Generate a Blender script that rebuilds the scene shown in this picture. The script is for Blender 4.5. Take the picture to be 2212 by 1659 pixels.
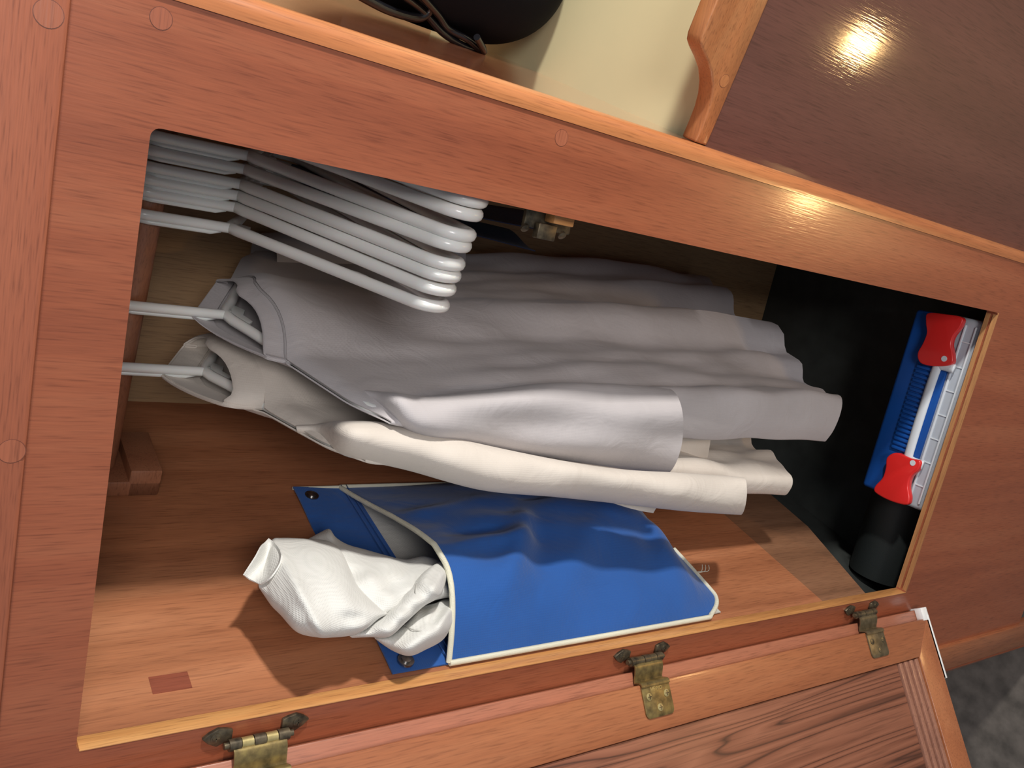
import bpy, bmesh, math, random
import numpy as np
from mathutils import Vector, Matrix

for o in list(bpy.data.objects):
    bpy.data.objects.remove(o, do_unlink=True)
scene = bpy.context.scene
COL = scene.collection
random.seed(4)
rng = np.random.default_rng(7)

# ------------------------------------------------------------------ camera
ZC = 1.72                       # lens height above the cabin sole
CAMP = np.array([0.0, -0.5, ZC])
FPX = 1822.85
CPX = np.array([1106.0, 829.5])
AX = np.array([[0.20872111, -0.95743885, -0.19936484],     # world x in lens axes
               [-0.56471459, -0.28442633, 0.77472517],     # world y
               [-0.79845659, -0.04911727, -0.60004547]])   # world z
cam_d = bpy.data.cameras.new('camera')
cam = bpy.data.objects.new('camera', cam_d)
COL.objects.link(cam)
cam_d.sensor_fit = 'HORIZONTAL'
cam_d.sensor_width = 36.0
cam_d.lens = 36.0 * FPX / 2212.0
cam_d.clip_start = 0.01
R3 = Matrix(((AX[0][0], -AX[0][1], -AX[0][2]),
             (AX[1][0], -AX[1][1], -AX[1][2]),
             (AX[2][0], -AX[2][1], -AX[2][2])))
cam.matrix_world = Matrix.Translation(Vector(CAMP)) @ R3.to_4x4()
scene.camera = cam

# ------------------------------------------------------------------ world, lamps, exposure
world = bpy.data.worlds.new('cabin_ambient')
scene.world = world
world.use_nodes = True
wb = world.node_tree.nodes['Background']
wb.inputs[0].default_value = (0.80, 0.90, 1.0, 1)
wb.inputs[1].default_value = 0.27


def area(name, loc, target, size, power, color, size_y=None):
    d = bpy.data.lights.new(name, 'AREA')
    d.energy = power
    d.color = color
    d.size = size
    if size_y:
        d.shape = 'RECTANGLE'
        d.size_y = size_y
    o = bpy.data.objects.new(name, d)
    COL.objects.link(o)
    o.location = loc
    o.rotation_euler = (Vector(target) - Vector(loc)).to_track_quat('-Z', 'Y').to_euler()
    return o


# cabin lamp to the right, level with the opening: it throws the edge of the opening as a shadow on the locker's left side
area('cabin_lamp_right_offscreen', (1.25, -0.495, ZC - 0.14), (-0.3, 0.1, ZC - 0.45), 0.09, 24.0, (1.0, 0.96, 0.90))
# daylight from the companionway, behind the photographer
area('companionway_offscreen', (0.60, -2.10, ZC + 0.45), (-0.1, 0.1, ZC - 0.4), 0.7, 26.0, (1.0, 0.95, 0.93))
# warm lamp low down in the cabin, mirrored in the dark panel and in the locker front
area('low_cabin_lamp_offscreen', (0.17, -0.72, ZC - 1.66), (0.12, 0.0, ZC - 0.7), 0.05, 1.5, (1.0, 0.62, 0.25))
scene.view_settings.view_transform = 'Standard'
scene.view_settings.look = 'None'
scene.view_settings.exposure = 0.0
scene.view_settings.gamma = 1.0
scene.view_settings.use_curve_mapping = False

# ------------------------------------------------------------------ frames and pixel helpers
TH = math.radians(13)
BX = np.array([math.cos(TH), -math.sin(TH), 0.0])      # the boat's furniture is skewed to the locker front
BY = np.array([math.sin(TH), math.cos(TH), 0.0])
EX, EY, EZ = np.eye(3)


def ray(p):
    return AX @ np.array([p[0] - CPX[0], p[1] - CPX[1], FPX])


def on_plane(p, P0, n):
    r = ray(p)
    return CAMP + r * (np.dot(np.array(P0) - CAMP, n) / np.dot(r, n))


def PY(px, py, y):
    return on_plane((px, py), (0, y, 0), EY)


def PZ(px, py, z):
    return on_plane((px, py), (0, 0, z), EZ)


XL = -0.3846      # opening: left, right, top, bottom
XR = 0.0017
ZT = ZC - 0.1105
ZB = ZC - 1.1164

# ------------------------------------------------------------------ materials
def newmat(name):
    m = bpy.data.materials.new(name)
    m.use_nodes = True
    nt = m.node_tree
    return m, nt, nt.nodes['Principled BSDF']


def lk(nt, a, b):
    nt.links.new(a, b)


def ramp(nt, stops):
    r = nt.nodes.new('ShaderNodeValToRGB')
    e = r.color_ramp.elements
    while len(e) > 1:
        e.remove(e[-1])
    e[0].position = stops[0][0]
    e[0].color = (*stops[0][1], 1)
    for p, c in stops[1:]:
        k = e.new(p)
        k.color = (*c, 1)
    return r


def wood(name, dark, mid, light, axis='Z', rough=0.32, fine=1.0, coat=0.35, broad=1.0, bump=0.12, coat_rough=0.16):
    m, nt, b = newmat(name)
    N = nt.nodes
    tc = N.new('ShaderNodeTexCoord')

    def mapped(across, along):
        mp = N.new('ShaderNodeMapping')
        s = [across] * 3
        s['XYZ'.index(axis)] = along
        mp.inputs['Scale'].default_value = s
        lk(nt, tc.outputs['Object'], mp.inputs['Vector'])
        return mp
    n1 = N.new('ShaderNodeTexNoise')
    n1.inputs['Scale'].default_value = 1
    n1.inputs['Detail'].default_value = 4
    n1.inputs['Distortion'].default_value = 0.6
    lk(nt, mapped(26 * broad, 1.6 * broad).outputs[0], n1.inputs['Vector'])
    r1 = ramp(nt, [(0.2, dark), (0.5, mid), (0.8, light)])
    lk(nt, n1.outputs['Fac'], r1.inputs['Fac'])
    n2 = N.new('ShaderNodeTexNoise')
    n2.inputs['Scale'].default_value = 1
    n2.inputs['Detail'].default_value = 3
    lk(nt, mapped(760 * fine, 38 * fine).outputs[0], n2.inputs['Vector'])
    r2 = ramp(nt, [(0.28, (0.62, 0.58, 0.57)), (0.45, (0.95, 0.95, 0.95)), (0.7, (1.10, 1.09, 1.07))])
    lk(nt, n2.outputs['Fac'], r2.inputs['Fac'])
    mx = N.new('ShaderNodeMix')
    mx.data_type = 'RGBA'
    mx.blend_type = 'MULTIPLY'
    mx.inputs[0].default_value = 0.85
    lk(nt, r1.outputs['Color'], mx.inputs[6])
    lk(nt, r2.outputs['Color'], mx.inputs[7])
    lk(nt, mx.outputs[2], b.inputs['Base Color'])
    b.inputs['Roughness'].default_value = rough
    b.inputs['Coat Weight'].default_value = coat
    b.inputs['Coat Roughness'].default_value = coat_rough
    n3 = N.new('ShaderNodeTexNoise')
    n3.inputs['Scale'].default_value = 1
    n3.inputs['Detail'].default_value = 2
    lk(nt, mapped(600, 40).outputs[0], n3.inputs['Vector'])
    bp = N.new('ShaderNodeBump')
    bp.inputs['Strength'].default_value = bump
    bp.inputs['Distance'].default_value = 0.0006
    lk(nt, n3.outputs['Fac'], bp.inputs['Height'])
    lk(nt, bp.outputs['Normal'], b.inputs['Normal'])
    lk(nt, bp.outputs['Normal'], b.inputs['Coat Normal'])
    return m


def cathedral(name, base, light, line, scale, axis='Z'):
    """rotary-cut ply with long dark figure lines"""
    m, nt, b = newmat(name)
    N = nt.nodes
    tc = N.new('ShaderNodeTexCoord')
    mp = N.new('ShaderNodeMapping')
    s = [1.0] * 3
    s['XYZ'.index(axis)] = 0.055
    mp.inputs['Scale'].default_value = s
    lk(nt, tc.outputs['Object'], mp.inputs['Vector'])
    w = N.new('ShaderNodeTexNoise')
    w.inputs['Scale'].default_value = scale
    w.inputs['Detail'].default_value = 2.0
    w.inputs['Roughness'].default_value = 0.42
    w.inputs['Distortion'].default_value = 0.5
    lk(nt, mp.outputs[0], w.inputs['Vector'])
    ml = N.new('ShaderNodeMath')
    ml.operation = 'MULTIPLY'
    ml.inputs[1].default_value = 11.0
    lk(nt, w.outputs['Fac'], ml.inputs[0])
    fr = N.new('ShaderNodeMath')
    fr.operation = 'FRACT'
    lk(nt, ml.outputs[0], fr.inputs[0])
    r = ramp(nt, [(0.0, line), (0.12, base), (0.6, light), (0.90, base), (1.0, line)])
    lk(nt, fr.outputs[0], r.inputs['Fac'])
    n2 = N.new('ShaderNodeTexNoise')
    mp2 = N.new('ShaderNodeMapping')
    s2 = [500.0] * 3
    s2['XYZ'.index(axis)] = 14
    mp2.inputs['Scale'].default_value = s2
    lk(nt, tc.outputs['Object'], mp2.inputs['Vector'])
    n2.inputs['Scale'].default_value = 1
    lk(nt, mp2.outputs[0], n2.inputs['Vector'])
    r2 = ramp(nt, [(0.3, (0.6, 0.58, 0.58)), (0.5, (1, 1, 1))])
    lk(nt, n2.outputs['Fac'], r2.inputs['Fac'])
    mx = N.new('ShaderNodeMix')
    mx.data_type = 'RGBA'
    mx.blend_type = 'MULTIPLY'
    mx.inputs[0].default_value = 0.8
    lk(nt, r.outputs['Color'], mx.inputs[6])
    lk(nt, r2.outputs['Color'], mx.inputs[7])
    lk(nt, mx.outputs[2], b.inputs['Base Color'])
    b.inputs['Roughness'].default_value = 0.5
    b.inputs['Coat Weight'].default_value = 0.15
    b.inputs['Coat Roughness'].default_value = 0.3
    return m


def plain(name, col, rough=0.5, metal=0.0, noise=0.0, nscale=60, coat=0.0, bump=0.0, bscale=900, trans=0.0, sheen=0.0, spec=None, sss=0.0):
    m, nt, b = newmat(name)
    b.inputs['Base Color'].default_value = (*col, 1)
    b.inputs['Roughness'].default_value = rough
    b.inputs['Metallic'].default_value = metal
    b.inputs['Coat Weight'].default_value = coat
    b.inputs['Transmission Weight'].default_value = trans
    b.inputs['Sheen Weight'].default_value = sheen
    if sss:
        b.inputs['Subsurface Weight'].default_value = sss
        b.inputs['Subsurface Scale'].default_value = 0.01
    if spec is not None:
        b.inputs['Specular IOR Level'].default_value = spec
    tc = nt.nodes.new('ShaderNodeTexCoord')
    if noise:
        n = nt.nodes.new('ShaderNodeTexNoise')
        n.inputs['Scale'].default_value = nscale
        n.inputs['Detail'].default_value = 5
        lk(nt, tc.outputs['Object'], n.inputs['Vector'])
        lo = tuple(c * (1 - noise) for c in col)
        hi = tuple(min(1, c * (1 + noise)) for c in col)
        r = ramp(nt, [(0.3, lo), (0.7, hi)])
        lk(nt, n.outputs['Fac'], r.inputs['Fac'])
        lk(nt, r.outputs['Color'], b.inputs['Base Color'])
    if bump:
        n = nt.nodes.new('ShaderNodeTexNoise')
        n.inputs['Scale'].default_value = bscale
        n.inputs['Detail'].default_value = 2
        lk(nt, tc.outputs['Object'], n.inputs['Vector'])
        bp = nt.nodes.new('ShaderNodeBump')
        bp.inputs['Strength'].default_value = bump
        bp.inputs['Distance'].default_value = 0.0005
        lk(nt, n.outputs['Fac'], bp.inputs['Height'])
        lk(nt, bp.outputs['Normal'], b.inputs['Normal'])
    return m


def fabric(name, col, weave=900, noise=0.08, rough=0.9, sheen=0.15, big=9, bump=0.35, wrinkle=0.3):
    m, nt, b = newmat(name)
    N = nt.nodes
    tc = N.new('ShaderNodeTexCoord')
    n = N.new('ShaderNodeTexNoise')
    n.inputs['Scale'].default_value = big
    n.inputs['Detail'].default_value = 6
    lk(nt, tc.outputs['Object'], n.inputs['Vector'])
    r = ramp(nt, [(0.3, tuple(c * (1 - noise) for c in col)), (0.7, tuple(min(1, c * (1 + noise)) for c in col))])
    lk(nt, n.outputs['Fac'], r.inputs['Fac'])
    lk(nt, r.outputs['Color'], b.inputs['Base Color'])
    b.inputs['Roughness'].default_value = rough
    b.inputs['Sheen Weight'].default_value = sheen
    b.inputs['Specular IOR Level'].default_value = 0.2
    h = None
    for ax in (0, 2):
        w = N.new('ShaderNodeTexWave')
        w.wave_type = 'BANDS'
        w.bands_direction = 'XYZ'[ax]
        w.inputs['Scale'].default_value = weave / 6.28
        w.inputs['Distortion'].default_value = 0.6
        lk(nt, tc.outputs['Object'], w.inputs['Vector'])
        if h is None:
            h = w
        else:
            ad = N.new('ShaderNodeMath')
            ad.operation = 'MULTIPLY'
            lk(nt, h.outputs['Fac'], ad.inputs[0])
            lk(nt, w.outputs['Fac'], ad.inputs[1])
    bp = N.new('ShaderNodeBump')
    bp.inputs['Strength'].default_value = bump
    bp.inputs['Distance'].default_value = 0.0004
    lk(nt, ad.outputs[0], bp.inputs['Height'])
    wn = N.new('ShaderNodeTexNoise')
    wn.inputs['Scale'].default_value = 22
    wn.inputs['Detail'].default_value = 3
    wn.inputs['Distortion'].default_value = 1.2
    lk(nt, tc.outputs['Object'], wn.inputs['Vector'])
    b2 = N.new('ShaderNodeBump')
    b2.inputs['Strength'].default_value = wrinkle
    b2.inputs['Distance'].default_value = 0.006
    lk(nt, wn.outputs['Fac'], b2.inputs['Height'])
    lk(nt, bp.outputs['Normal'], b2.inputs['Normal'])
    lk(nt, b2.outputs['Normal'], b.inputs['Normal'])
    return m


M = {}
M['front'] = wood('varnished_mahogany', (0.24, 0.064, 0.030), (0.32, 0.092, 0.042), (0.375, 0.125, 0.060), 'Z', coat_rough=0.12)
M['head'] = wood('mahogany_rail', (0.29, 0.085, 0.042), (0.33, 0.10, 0.05), (0.37, 0.122, 0.062), 'X', rough=0.45, fine=1.4)
M['trim'] = wood('varnished_teak_edge', (0.36, 0.115, 0.04), (0.47, 0.17, 0.06), (0.55, 0.23, 0.085), 'Z', coat=0.5)
M['fiddle'] = wood('teak_fiddle', (0.38, 0.13, 0.045), (0.47, 0.18, 0.065), (0.54, 0.24, 0.095), 'X', coat=0.5)
M['dark'] = wood('dark_glossy_panel', (0.105, 0.038, 0.029), (0.135, 0.049, 0.038), (0.165, 0.063, 0.048), 'Z', rough=0.55, coat=0.7, bump=0.11, coat_rough=0.085)
M['gloss'] = wood('mirror_varnish', (0.26, 0.08, 0.035), (0.34, 0.11, 0.05), (0.40, 0.15, 0.07), 'Z', rough=0.10, coat=1.0, bump=0.0)
M['left'] = wood('interior_teak_ply', (0.27, 0.095, 0.042), (0.40, 0.155, 0.07), (0.52, 0.225, 0.11), 'Z', rough=0.45, coat=0.15)
M['leftlow'] = wood('stained_teak_ply', (0.15, 0.07, 0.036), (0.24, 0.115, 0.06), (0.32, 0.165, 0.09), 'Z', rough=0.55, coat=0.1)
M['interior'] = wood('tan_interior_ply', (0.30, 0.175, 0.085), (0.38, 0.235, 0.115), (0.44, 0.285, 0.15), 'Z', rough=0.6, coat=0.0)
M['rod'] = wood('rod_wood', (0.25, 0.09, 0.045), (0.33, 0.13, 0.065), (0.40, 0.17, 0.09), 'X', rough=0.45, coat=0.2)
M['doorframe'] = wood('door_mahogany', (0.30, 0.095, 0.040), (0.39, 0.135, 0.056), (0.46, 0.18, 0.08), 'Z', rough=0.4)
M['doorrail'] = wood('door_mahogany_rail', (0.30, 0.095, 0.040), (0.39, 0.135, 0.056), (0.46, 0.18, 0.08), 'X', rough=0.4)
M['lip'] = wood('door_lip_wood', (0.34, 0.12, 0.065), (0.41, 0.15, 0.085), (0.47, 0.20, 0.12), 'Z', rough=0.45)
M['doorpanel'] = cathedral('figured_door_ply', (0.23, 0.082, 0.046), (0.32, 0.125, 0.072), (0.075, 0.028, 0.018), 22.0)
M['louvre'] = wood('pale_louvre_wood', (0.25, 0.11, 0.075), (0.35, 0.16, 0.105), (0.43, 0.21, 0.14), 'X', rough=0.6)
M['plyedge'] = wood('plywood_edge', (0.48, 0.20, 0.065), (0.62, 0.29, 0.095), (0.72, 0.38, 0.14), 'Z', rough=0.5, broad=3)
M['plyedgex'] = wood('plywood_edge_sill', (0.36, 0.16, 0.065), (0.47, 0.22, 0.085), (0.55, 0.28, 0.11), 'X', rough=0.5, broad=3)
M['plycore'] = wood('plywood_core', (0.025, 0.013, 0.009), (0.05, 0.028, 0.017), (0.08, 0.045, 0.028), 'X', rough=0.7, broad=3)
M['plug'] = wood('wood_plug', (0.33, 0.10, 0.052), (0.37, 0.118, 0.06), (0.41, 0.14, 0.075), 'X')
M['plugring'] = wood('plug_glue_line', (0.16, 0.05, 0.028), (0.19, 0.06, 0.034), (0.22, 0.07, 0.04), 'X')
M['cream'] = plain('cream_laminate', (0.76, 0.70, 0.42), 0.38, noise=0.03, nscale=7)
M['black'] = plain('black_matte_fabric', (0.0045, 0.005, 0.007), 0.8, spec=0.12, bump=0.2, bscale=700)
M['cord'] = plain('black_glossy_cord', (0.008, 0.008, 0.010), 0.22, coat=0.4)
M['hanger'] = plain('white_plastic', (0.80, 0.79, 0.76), 0.24, sss=0.15, coat=0.2)
M['tee'] = fabric('grey_jersey', (0.50, 0.47, 0.475), 1500, bump=0.2)
M['beige'] = fabric('cream_twill', (0.66, 0.60, 0.535), 1300, bump=0.2)
M['navy'] = fabric('navy_cloth', (0.035, 0.045, 0.095), 1200)
M['bluebag'] = fabric('royal_blue_canvas', (0.020, 0.095, 0.34), 1000, noise=0.10, sheen=0.2, rough=0.75)
M['lining'] = fabric('grey_lining', (0.52, 0.51, 0.47), 1200)
M['piping'] = fabric('cream_piping', (0.72, 0.70, 0.56), 2600, bump=0.6)
M['sack'] = fabric('white_polyester_canvas', (0.74, 0.735, 0.70), 1500, noise=0.03, sheen=0.1, bump=0.5)
M['blueplastic'] = plain('blue_plastic', (0.006, 0.075, 0.34), 0.38, noise=0.05, nscale=30)
M['red'] = plain('red_plastic', (0.72, 0.022, 0.02), 0.33, coat=0.2, noise=0.04, nscale=20)
M['frost'] = plain('frosted_clear_plastic', (0.80, 0.87, 0.95), 0.3, trans=0.45)
M['frostwhite'] = plain('milky_plastic', (0.80, 0.85, 0.90), 0.3, trans=0.15)
M['foam'] = plain('black_foam_roll', (0.013, 0.017, 0.017), 0.55, bump=0.3, bscale=1200)
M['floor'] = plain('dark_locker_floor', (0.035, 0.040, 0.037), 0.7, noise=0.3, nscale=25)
M['sole'] = plain('grey_worn_sole', (0.15, 0.13, 0.112), 0.75, noise=0.35, nscale=35, bump=0.3, bscale=400)
M['white'] = plain('white_plastic_strip', (0.86, 0.88, 0.88), 0.4, noise=0.02)
M['snap'] = plain('nickel_snap', (0.35, 0.34, 0.33), 0.28, metal=1.0, noise=0.25, nscale=300)
M['putty'] = wood('dark_inlay', (0.20, 0.055, 0.032), (0.25, 0.07, 0.04), (0.29, 0.085, 0.05), 'Z')


def brass(name, c1, c2, c3):
    m, nt, b = newmat(name)
    tc = nt.nodes.new('ShaderNodeTexCoord')
    n = nt.nodes.new('ShaderNodeTexNoise')
    n.inputs['Scale'].default_value = 130
    n.inputs['Detail'].default_value = 6
    lk(nt, tc.outputs['Object'], n.inputs['Vector'])
    r = ramp(nt, [(0.32, c1), (0.5, c2), (0.72, c3)])
    lk(nt, n.outputs['Fac'], r.inputs['Fac'])
    lk(nt, r.outputs['Color'], b.inputs['Base Color'])
    b.inputs['Metallic'].default_value = 0.7
    b.inputs['Roughness'].default_value = 0.42
    return m


M['brass'] = brass('tarnished_brass', (0.13, 0.10, 0.045), (0.27, 0.20, 0.085), (0.42, 0.32, 0.12))
M['brassdark'] = brass('blackened_brass', (0.06, 0.05, 0.036), (0.15, 0.12, 0.08), (0.25, 0.20, 0.12))
M['brassdull'] = brass('dull_brown_brass', (0.13, 0.105, 0.065), (0.20, 0.165, 0.10), (0.27, 0.22, 0.14))
M['brassbright'] = brass('worn_brass', (0.45, 0.36, 0.16), (0.60, 0.49, 0.22), (0.70, 0.58, 0.30))

# ------------------------------------------------------------------ object helpers
def tag(o, label=None, cat=None, group=None, kind=None):
    if label:
        o['label'] = label
    if cat:
        o['category'] = cat
    if group:
        o['group'] = group
    if kind:
        o['kind'] = kind
    return o


def empty(name, loc, label, cat, group=None):
    o = bpy.data.objects.new(name, None)
    o.empty_display_size = 0.02
    COL.objects.link(o)
    o.location = Vector(loc)
    return tag(o, label, cat, group)


def origin_of(o):
    v = np.zeros(3)
    while o is not None:
        v += np.array(o.location)
        o = o.parent
    return v


def finish(name, bm, mat, parent=None, smooth=True, origin=None, auto=None):
    bmesh.ops.recalc_face_normals(bm, faces=bm.faces)
    if origin is None:
        if parent is not None:
            origin = origin_of(parent)
        else:
            co = np.array([v.co[:] for v in bm.verts])
            lo, hi = co.min(0), co.max(0)
            origin = np.array([(lo[0] + hi[0]) / 2, (lo[1] + hi[1]) / 2, lo[2]])
    origin = np.array(origin)
    bmesh.ops.translate(bm, verts=bm.verts, vec=Vector(-origin))
    me = bpy.data.meshes.new(name)
    bm.to_mesh(me)
    bm.free()
    if smooth:
        for p in me.polygons:
            p.use_smooth = True
        if auto is not None:
            me.set_sharp_from_angle(angle=math.radians(auto))
    me.materials.append(mat)
    o = bpy.data.objects.new(name, me)
    COL.objects.link(o)
    if parent is not None:
        o.parent = parent
        o.location = Vector(origin - origin_of(parent))
    else:
        o.location = Vector(origin)
    return o


def add_box(bm, O, e1, e2, e3, r1, r2, r3):
    O = np.array(O, float)
    vs = []
    for c in r3:
        for b in r2:
            for a in r1:
                vs.append(bm.verts.new(Vector(O + a * np.array(e1) + b * np.array(e2) + c * np.array(e3))))
    for f in ((0, 1, 3, 2), (4, 6, 7, 5), (0, 4, 5, 1), (2, 3, 7, 6), (0, 2, 6, 4), (1, 5, 7, 3)):
        bm.faces.new([vs[i] for i in f])
    return vs


def bevel(bm, w, seg=2, edges=None):
    bmesh.ops.bevel(bm, geom=edges if edges is not None else bm.edges[:], offset=w, segments=seg, profile=0.5, affect='EDGES', clamp_overlap=True)


def box(name, O, e1, e2, e3, r1, r2, r3, mat, parent=None, bev=0.0, seg=2):
    bm = bmesh.new()
    add_box(bm, O, e1, e2, e3, r1, r2, r3)
    bmesh.ops.recalc_face_normals(bm, faces=bm.faces)
    if bev:
        bevel(bm, bev, seg)
    return finish(name, bm, mat, parent, smooth=bool(bev), auto=35 if bev else None)


def abox(name, x, y, z, mat, parent=None, bev=0.0, seg=2):
    return box(name, (0, 0, 0), EX, EY, EZ, x, y, z, mat, parent, bev, seg)


def add_tube(bm, pts, rad, seg=12, caps=True, closed=False, squash=1.0):
    P = [np.array(p, float) for p in pts]
    n = len(P)
    rads = rad if hasattr(rad, '__len__') else [rad] * n
    T = []
    for i in range(n):
        if closed:
            d = P[(i + 1) % n] - P[i - 1]
        else:
            d = P[min(i + 1, n - 1)] - P[max(i - 1, 0)]
        T.append(d / (np.linalg.norm(d) + 1e-12))
    u = np.cross(T[0], [0, 0, 1.0])
    if np.linalg.norm(u) < 1e-3:
        u = np.cross(T[0], [1.0, 0, 0])
    u /= np.linalg.norm(u)
    rings = []
    for i in range(n):
        u = u - T[i] * np.dot(u, T[i])
        u /= np.linalg.norm(u)
        w = np.cross(T[i], u)
        rings.append([bm.verts.new(Vector(P[i] + rads[i] * (math.cos(a) * u + squash * math.sin(a) * w)))
                      for a in [2 * math.pi * k / seg for k in range(seg)]])
    m = n if closed else n - 1
    for i in range(m):
        A, B = rings[i], rings[(i + 1) % n]
        for k in range(seg):
            bm.faces.new((A[k], A[(k + 1) % seg], B[(k + 1) % seg], B[k]))
    if caps and not closed:
        bm.faces.new(rings[0][::-1])
        bm.faces.new(rings[-1])
    return rings


def tube(name, pts, rad, mat, parent=None, seg=12, closed=False, squash=1.0):
    bm = bmesh.new()
    add_tube(bm, pts, rad, seg, True, closed, squash)
    return finish(name, bm, mat, parent, auto=50)


def catmull(P, n, closed=False):
    P = np.array(P, float)
    out = []
    m = len(P)
    segs = m if closed else m - 1
    for t in np.linspace(0, segs, n, endpoint=not closed):
        i = min(int(t), segs - 1)
        f = t - i
        g = lambda k: P[k % m] if closed else P[min(max(k, 0), m - 1)]
        p0, p1, p2, p3 = g(i - 1), g(i), g(i + 1), g(i + 2)
        out.append(0.5 * ((2 * p1) + (-p0 + p2) * f + (2 * p0 - 5 * p1 + 4 * p2 - p3) * f * f + (-p0 + 3 * p1 - 3 * p2 + p3) * f ** 3))
    return np.array(out)


def bicubic(ctrl, nu, nv):
    """ctrl[r][c] -> 3d points, returns smooth (nu, nv, 3)"""
    C = np.array(ctrl, float)
    rows = np.array([catmull(r, nv) for r in C])
    return np.array([catmull(rows[:, j], nu) for j in range(nv)]).transpose(1, 0, 2)


def add_shell(bm, G, thick, closed_v=False):
    """a sheet with real thickness from a grid of points"""
    G = np.array(G, float)
    nu, nv = G.shape[:2]
    du = np.gradient(G, axis=0)
    if closed_v:
        dv = (np.roll(G, -1, 1) - np.roll(G, 1, 1)) / 2
    else:
        dv = np.gradient(G, axis=1)
    N = np.cross(du, dv)
    N /= (np.linalg.norm(N, axis=2, keepdims=True) + 1e-12)
    top = [[bm.verts.new(Vector(G[i, j])) for j in range(nv)] for i in range(nu)]
    bot = [[bm.verts.new(Vector(G[i, j] - N[i, j] * thick)) for j in range(nv)] for i in range(nu)]
    mv = nv if closed_v else nv - 1
    for i in range(nu - 1):
        for j in range(mv):
            k = (j + 1) % nv
            bm.faces.new((top[i][j], top[i + 1][j], top[i + 1][k], top[i][k]))
            bm.faces.new((bot[i][j], bot[i][k], bot[i + 1][k], bot[i + 1][j]))
    for j in range(mv):
        k = (j + 1) % nv
        bm.faces.new((top[0][j], top[0][k], bot[0][k], bot[0][j]))
        bm.faces.new((top[-1][j], bot[-1][j], bot[-1][k], top[-1][k]))
    if not closed_v:
        for i in range(nu - 1):
            bm.faces.new((top[i][0], bot[i][0], bot[i + 1][0], top[i + 1][0]))
            bm.faces.new((top[i][-1], top[i + 1][-1], bot[i + 1][-1], bot[i][-1]))


def shell(name, G, thick, mat, parent=None, closed_v=False):
    bm = bmesh.new()
    add_shell(bm, G, thick, closed_v)
    return finish(name, bm, mat, parent, auto=60)


def prism(name, outline, e3, depth, mat, parent=None, bev=0.0, seg=2):
    """outline: 3d points in a plane, pushed along e3 by depth"""
    bm = bmesh.new()
    a = [bm.verts.new(Vector(np.array(p))) for p in outline]
    b = [bm.verts.new(Vector(np.array(p) + np.array(e3) * depth)) for p in outline]
    n = len(a)
    bm.faces.new(a)
    bm.faces.new(b[::-1])
    for i in range(n):
        bm.faces.new((a[i], b[i], b[(i + 1) % n], a[(i + 1) % n]))
    bmesh.ops.recalc_face_normals(bm, faces=bm.faces)
    if bev:
        bevel(bm, bev, seg, [e for e in bm.edges if e.calc_face_angle(0) > 0.6])
    return finish(name, bm, mat, parent, auto=40)


def disc(name, c, n, r, h, mat, parent, seg=24, dome=0.0):
    """a short round plug standing along n from c"""
    n = np.array(n, float)
    n /= np.linalg.norm(n)
    bm = bmesh.new()
    c = np.array(c, float)
    pts = [c, c + n * h]
    rr = [r, r]
    if dome:
        pts += [c + n * (h + dome * 0.6), c + n * (h + dome)]
        rr += [r * 0.6, r * 0.12]
    add_tube(bm, pts, rr, seg)
    return finish(name, bm, mat, parent, auto=30)


def smooth(a, b, t):
    t = np.clip((t - a) / (b - a), 0, 1)
    return t * t * (3 - 2 * t)


# ================================================================== STRUCTURE
# ---- front panel with the opening
ZPB = ZC - 1.542          # bottom of the front panel (toe space below)
ZPT = ZC - 0.069          # where the head rail begins
def rounded_loop(x0, x1, z0, z1, r, k=6):
    pts = []
    for cx, cz, a0 in ((x1 - r, z1 - r, 0), (x0 + r, z1 - r, 90), (x0 + r, z0 + r, 180), (x1 - r, z0 + r, 270)):
        for i in range(k):
            a = math.radians(a0 + 90 * i / (k - 1))
            pts.append((cx + r * math.cos(a), cz + r * math.sin(a)))
    return pts


bm = bmesh.new()
FT = 0.013
inner = rounded_loop(XL, XR, ZB, ZT, 0.0055)
outer = [(-0.49, ZPB), (0.0675, ZPB), (0.0675, ZC + 0.09), (-0.49, ZC + 0.09)]
for loop in (inner, outer):
    vs = [bm.verts.new((x, 0, z)) for x, z in loop]
    for i in range(len(vs)):
        bm.edges.new((vs[i], vs[(i + 1) % len(vs)]))
bmesh.ops.triangle_fill(bm, use_beauty=True, edges=bm.edges[:])
bmesh.ops.dissolve_limit(bm, angle_limit=0.01, verts=bm.verts, edges=bm.edges)
ex = bmesh.ops.extrude_face_region(bm, geom=bm.faces[:])
bmesh.ops.translate(bm, verts=[v for v in ex['geom'] if isinstance(v, bmesh.types.BMVert)], vec=(0, FT, 0))
wall_front = tag(finish('wall_front', bm, M['front'], smooth=False), 'varnished mahogany locker front with a tall rectangular opening', 'wall', kind='structure')

# raw plywood edge showing on the hinge side and on the sill
abox('plywood_edge', (XL, XL + 0.0012), (-0.0004, FT + 0.0006), (ZB, ZT - 0.002), M['plyedge'], wall_front, 0.0004)
for y0, y1, mt in ((-0.0003, 0.0052, 'plyedgex'), (0.0052, 0.0085, 'plycore'), (0.0085, FT + 0.001, 'plyedgex')):
    abox('plywood_edge', (XL + 0.001, XR), (y0, y1), (ZB - 0.001, ZB + (0.0008 if mt == 'plyedgex' else -0.0002)), M[mt], wall_front)
# wooden plugs
def make_plug(c, n, r, parent, mat='plug'):
    n = np.array(n, float)
    disc('plug_ring', c - n * 0.004, n, r + 0.0004, 0.00405, M['plugring'], parent)
    disc('wood_plug', c - n * 0.004, n, r, 0.00418, M[mat], parent)


def plug(px, py, y, r, parent, n=(0, -1, 0), mat='plug'):
    c = PY(px, py, y)
    make_plug(c, n, r, parent, mat)


plug(348, 40, 0, 0.0055, wall_front)
plug(1213, 298, 0, 0.0057, wall_front)

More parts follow.
